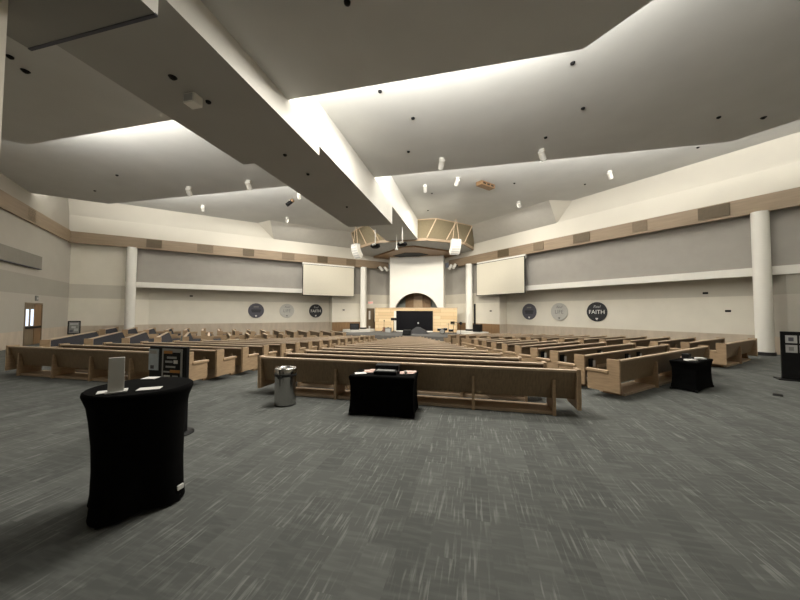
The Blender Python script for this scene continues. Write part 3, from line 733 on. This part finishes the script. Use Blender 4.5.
# ------------------------------------------------------------------ ceiling fixtures
FIX = [(4.23, 11.6, 7.55, .3, 'by the beam on the thick column side'), (7.79, 11.75, 7.55, -.5, 'at the middle ceiling edge above the angled pews'),
       (-7.57, 11.7, 7.55, .5, 'at the middle ceiling edge toward the door side'), (-4.32, 11.7, 7.55, .3, 'at the middle ceiling edge beside the beam, door side'),
       (2.77, 17.03, 8.85, .1, 'on the high ceiling nearest the far beam'), (4.56, 16.5, 8.85, .5, 'on the high ceiling beside the timber box'),
       (8.24, 20.87, 8.85, -.4, 'on the high ceiling by the leaning grey panel'), (12.08, 17.36, 8.85, -.6, 'on the high ceiling toward the thick column'),
       (-12.28, 17.04, 8.85, .7, 'on the high ceiling toward the far thick column'), (-8.32, 20.66, 8.85, .6, 'on the high ceiling by the leaning panel, door side'),
       (-4.71, 16.4, 8.85, .4, 'on the high ceiling under the beam edge, door side')]
for x, y, z, tilt, lab in FIX:
    t = thing('ceiling_spotlight', 'white cylinder spotlight ' + lab, 'spotlight', (x, y, z), tilt)
    MB().box(-.09, .09, -.09, .09, -.05, 0, 'white', .01).build('mount', t); MB().tube((0, 0, -.05), (0, 0, -.15), .03, 'white', 10).build('stem', t)
    MB().tube((0, -.14, -.13), (0, .14, -.32), .105, 'white', 20).build('lamp_head', t); MB().tube((0, .141, -.321), (0, .148, -.326), .09, 'lamp', 20).build('lamp_lens', t)
t = thing('ceiling_speaker', 'black and brown fixture hanging from the high ceiling on the door side', 'fixture', (-5.95, 17.3, 8.85), .6)
MB().tube((0, 0, 0), (0, 0, -.2), .03, 'white').build('stem', t); MB().tube((.16, -.1, -.14), (-.14, .08, -.38), .12, 'blackp', 16).build('lamp_head', t); MB().tube((.16, -.1, -.14), (.24, -.15, -.08), .11, 'brownwood', 16).build('rear_cap', t)
t = thing('timber_ceiling_box', 'oblong timber box with slots fixed to the high ceiling', 'box', (6.06, 17.55, 8.85), .85)
MB().box(-.55, .55, -.2, .2, -.22, 0, 'brownwood', .01).build('box_body', t)
for k in range(3): MB().box(-.42 + k * .32, -.22 + k * .32, -.21, -.19, -.16, -.08, 'blackp').build('slot', t)
t = thing('beam_projector', 'white boxed projector recessed under the beam', 'projector', (-.1, 4.98, 6.09), 0)
MB().box(-.13, .13, -.1, .12, -.2, 0, 'white', .015).build('housing', t); MB().box(-.1, .1, -.112, -.1, -.17, -.03, 'lgrey').build('front_grille', t)
DOTS = [((3.47, 4.41, 6.64), 'low ceiling by the beam'), ((-3.28, 3.92, 6.64), 'low ceiling across the beam'), ((-3.5, 4.24, 6.64), 'low ceiling across the beam, long one'),
        ((3.02, 7.63, 7.55), 'middle ceiling at the beam'), ((3.65, 8.94, 7.55), 'middle ceiling second from the beam'), ((3.12, 10.82, 7.55), 'middle ceiling deep by the beam'),
        ((7.66, 7.75, 7.55), 'middle ceiling at the lit corner'), ((8.44, 9.58, 7.55), 'middle ceiling past the lit corner'), ((7.74, 10.94, 7.55), 'middle ceiling above its spotlight'),
        ((12.48, 10.93, 7.55), 'middle ceiling near the outer bend'), ((13.78, 11.25, 7.55), 'middle ceiling at the outer bend'), ((-12.42, 11.03, 7.55), 'middle ceiling over the door side'),
        ((-9.44, 9.95, 7.55), 'middle ceiling over the door side aisle'), ((14.78, 15.67, 8.85), 'high ceiling strip over the thick column'), ((7.6, 17.85, 8.85), 'high ceiling past the timber box'),
        ((11.41, 18.85, 8.85), 'high ceiling by the white facet'), ((2.99, 18.3, 8.85), 'high ceiling behind the beam spotlight'), ((2.31, 21.37, 8.85), 'high ceiling above the canopy'),
        ((-.03, 4.49, 6.09), 'beam underside before the projector'), ((.06, 5.2, 6.09), 'beam underside past the projector'), ((.32, 7.5, 6.09), 'beam underside at its step'),
        ((.01, 9.26, 6.35), 'raised beam underside'), ((0, 12.59, 6.35), 'raised beam underside toward the stage')]
for i, ((x, y, z), lab) in enumerate(DOTS):
    o = MB().lathe([(.055 if i not in (2, 10, 18) else .075, 0), (.05, -.03), (.02, -.05)], 'blackp', n=16).build('ceiling_sensor', None, (x, y, z))
    tag(o, 'small dark round fitting in the ' + lab, 'ceiling fitting', 'dark ceiling fittings')

# ------------------------------------------------------------------ light
def area(name, p0, p1, z, aim, power, width=.25, col=(1, .965, .90)):
    a = Vector((*p0, z)); b_ = Vector((*p1, z)); d = (b_ - a)
    l = bpy.data.lights.new(name, 'AREA'); l.shape = 'RECTANGLE'; l.size = d.length; l.size_y = width; l.energy = power; l.color = col
    o = bpy.data.objects.new(name, l); COL.objects.link(o)
    zc_ = -Vector(aim).normalized(); xc = d.normalized(); yc = zc_.cross(xc).normalized(); xc = yc.cross(zc_)
    mtx = Matrix((xc, yc, zc_)).transposed().to_4x4(); mtx.translation = (a + b_) / 2; o.matrix_world = mtx
    return o
def spot(name, p, q, power, ang=80, blend=1., rad=.12, col=(1, .93, .8)):
    l = bpy.data.lights.new(name, 'SPOT'); l.energy = power; l.spot_size = math.radians(ang); l.spot_blend = blend; l.shadow_soft_size = rad; l.color = col
    o = bpy.data.objects.new(name, l); COL.objects.link(o); o.location = p
    o.rotation_euler = (Vector(q) - Vector(p)).to_track_quat('-Z', 'Y').to_euler(); return o
KA, KB, KS, KD = 34., 44., 2.0, .25
for m in (1, -1):
    up = (0, .62, .78); dg = (m * .42, .42, .80); upb = (0, .66, .75); dgb = (m * .47, .47, .75)
    area('cove_light', (m * 1.4, 5.95), (m * 7.2, 5.95), 6.78, up, KA * 5.8)
    area('cove_light', (m * 7.5, 5.8), (m * 10.5, 2.8), 6.78, dg, KA * 2.0 * (1 if m > 0 else .35))
    area('cove_light', (m * 1.4, 12.3), (m * 13.7, 12.3), 7.68, upb, KB * 12.3)
    area('cove_light', (m * 13.9, 12.2), (m * (17.2 if m > 0 else 15.2), 8.9 if m > 0 else 10.9), 7.68, dgb, KB * (3. if m > 0 else .8))
# added fill: unseen soft discs under the ceilings to brighten floor and walls
def down(x, y, z, power, size=1.2):
    l = bpy.data.lights.new('downlight', 'AREA'); l.shape = 'DISK'; l.size = size; l.energy = power; l.color = LC
    o = bpy.data.objects.new('downlight', l); COL.objects.link(o); o.location = (x, y, z - .12); return o
LC = (1, .95, .86)
for x, y, z, pw in ((3.6, 5.6, 6.64, 540), (-2.5, 4.8, 6.64, 70), (3.1, 9.0, 7.55, 330), (7.9, 9.0, 7.55, 330), (-3.6, 9.0, 7.55, 190), (-8.6, 9.0, 7.55, 20), (12.5, 10.2, 7.55, 110), (-11.4, 10.2, 7.55, 50),
                    (3.6, 19.2, 8.85, 300), (-3.6, 19.2, 8.85, 300), (8.2, 17.5, 8.85, 400), (-8.2, 17.5, 8.85, 330), (12.6, 16.4, 8.85, 90), (-10.8, 18.9, 8.85, 150), (7.5, 21.5, 8.85, 420), (-7.5, 21.5, 8.85, 420)):
    down(x, y, z, pw * KD)
# cylinder spotlights aimed at the stage
for i, q, pw in ((4, (1, 29, 4), 420), (5, (2, 29, 4), 420), (10, (-1, 29, 4), 420), (6, (3, 28, 2), 260), (9, (-3, 28, 2), 260)):
    x, y, z, tilt, lab = FIX[i]
    d = (Vector(q) - Vector((x, y, z - .3))).normalized()
    spot('spot_light', Vector((x, y, z - .4)) + d * .35, q, pw * KS, 70, 1., .2)

wld = bpy.data.worlds.new('world'); SC.world = wld; wld.use_nodes = True
wld.node_tree.nodes['Background'].inputs[0].default_value = (.05, .05, .05, 1)

# ------------------------------------------------------------------ camera
cam = bpy.data.cameras.new('camera'); cam.sensor_width = 36; cam.lens = 36 * 311.05 / 800; cam.clip_start = .05; cam.clip_end = 200
co = bpy.data.objects.new('camera', cam); COL.objects.link(co); SC.camera = co
th, pi_, ro = math.radians(13.344), math.radians(2.167), math.radians(-.236)
co.location = (5.394, 0, 1.75)
co.rotation_mode = 'QUATERNION'
from mathutils import Quaternion
co.rotation_quaternion = Quaternion((0, 0, 1), th) @ Quaternion((1, 0, 0), math.pi / 2 + pi_) @ Quaternion((0, 0, 1), -ro)
SC.view_settings.view_transform = 'Standard'; SC.view_settings.look = 'None'; SC.view_settings.gamma = 1.; SC.view_settings.use_curve_mapping = False
SC.view_settings.exposure = 1.1
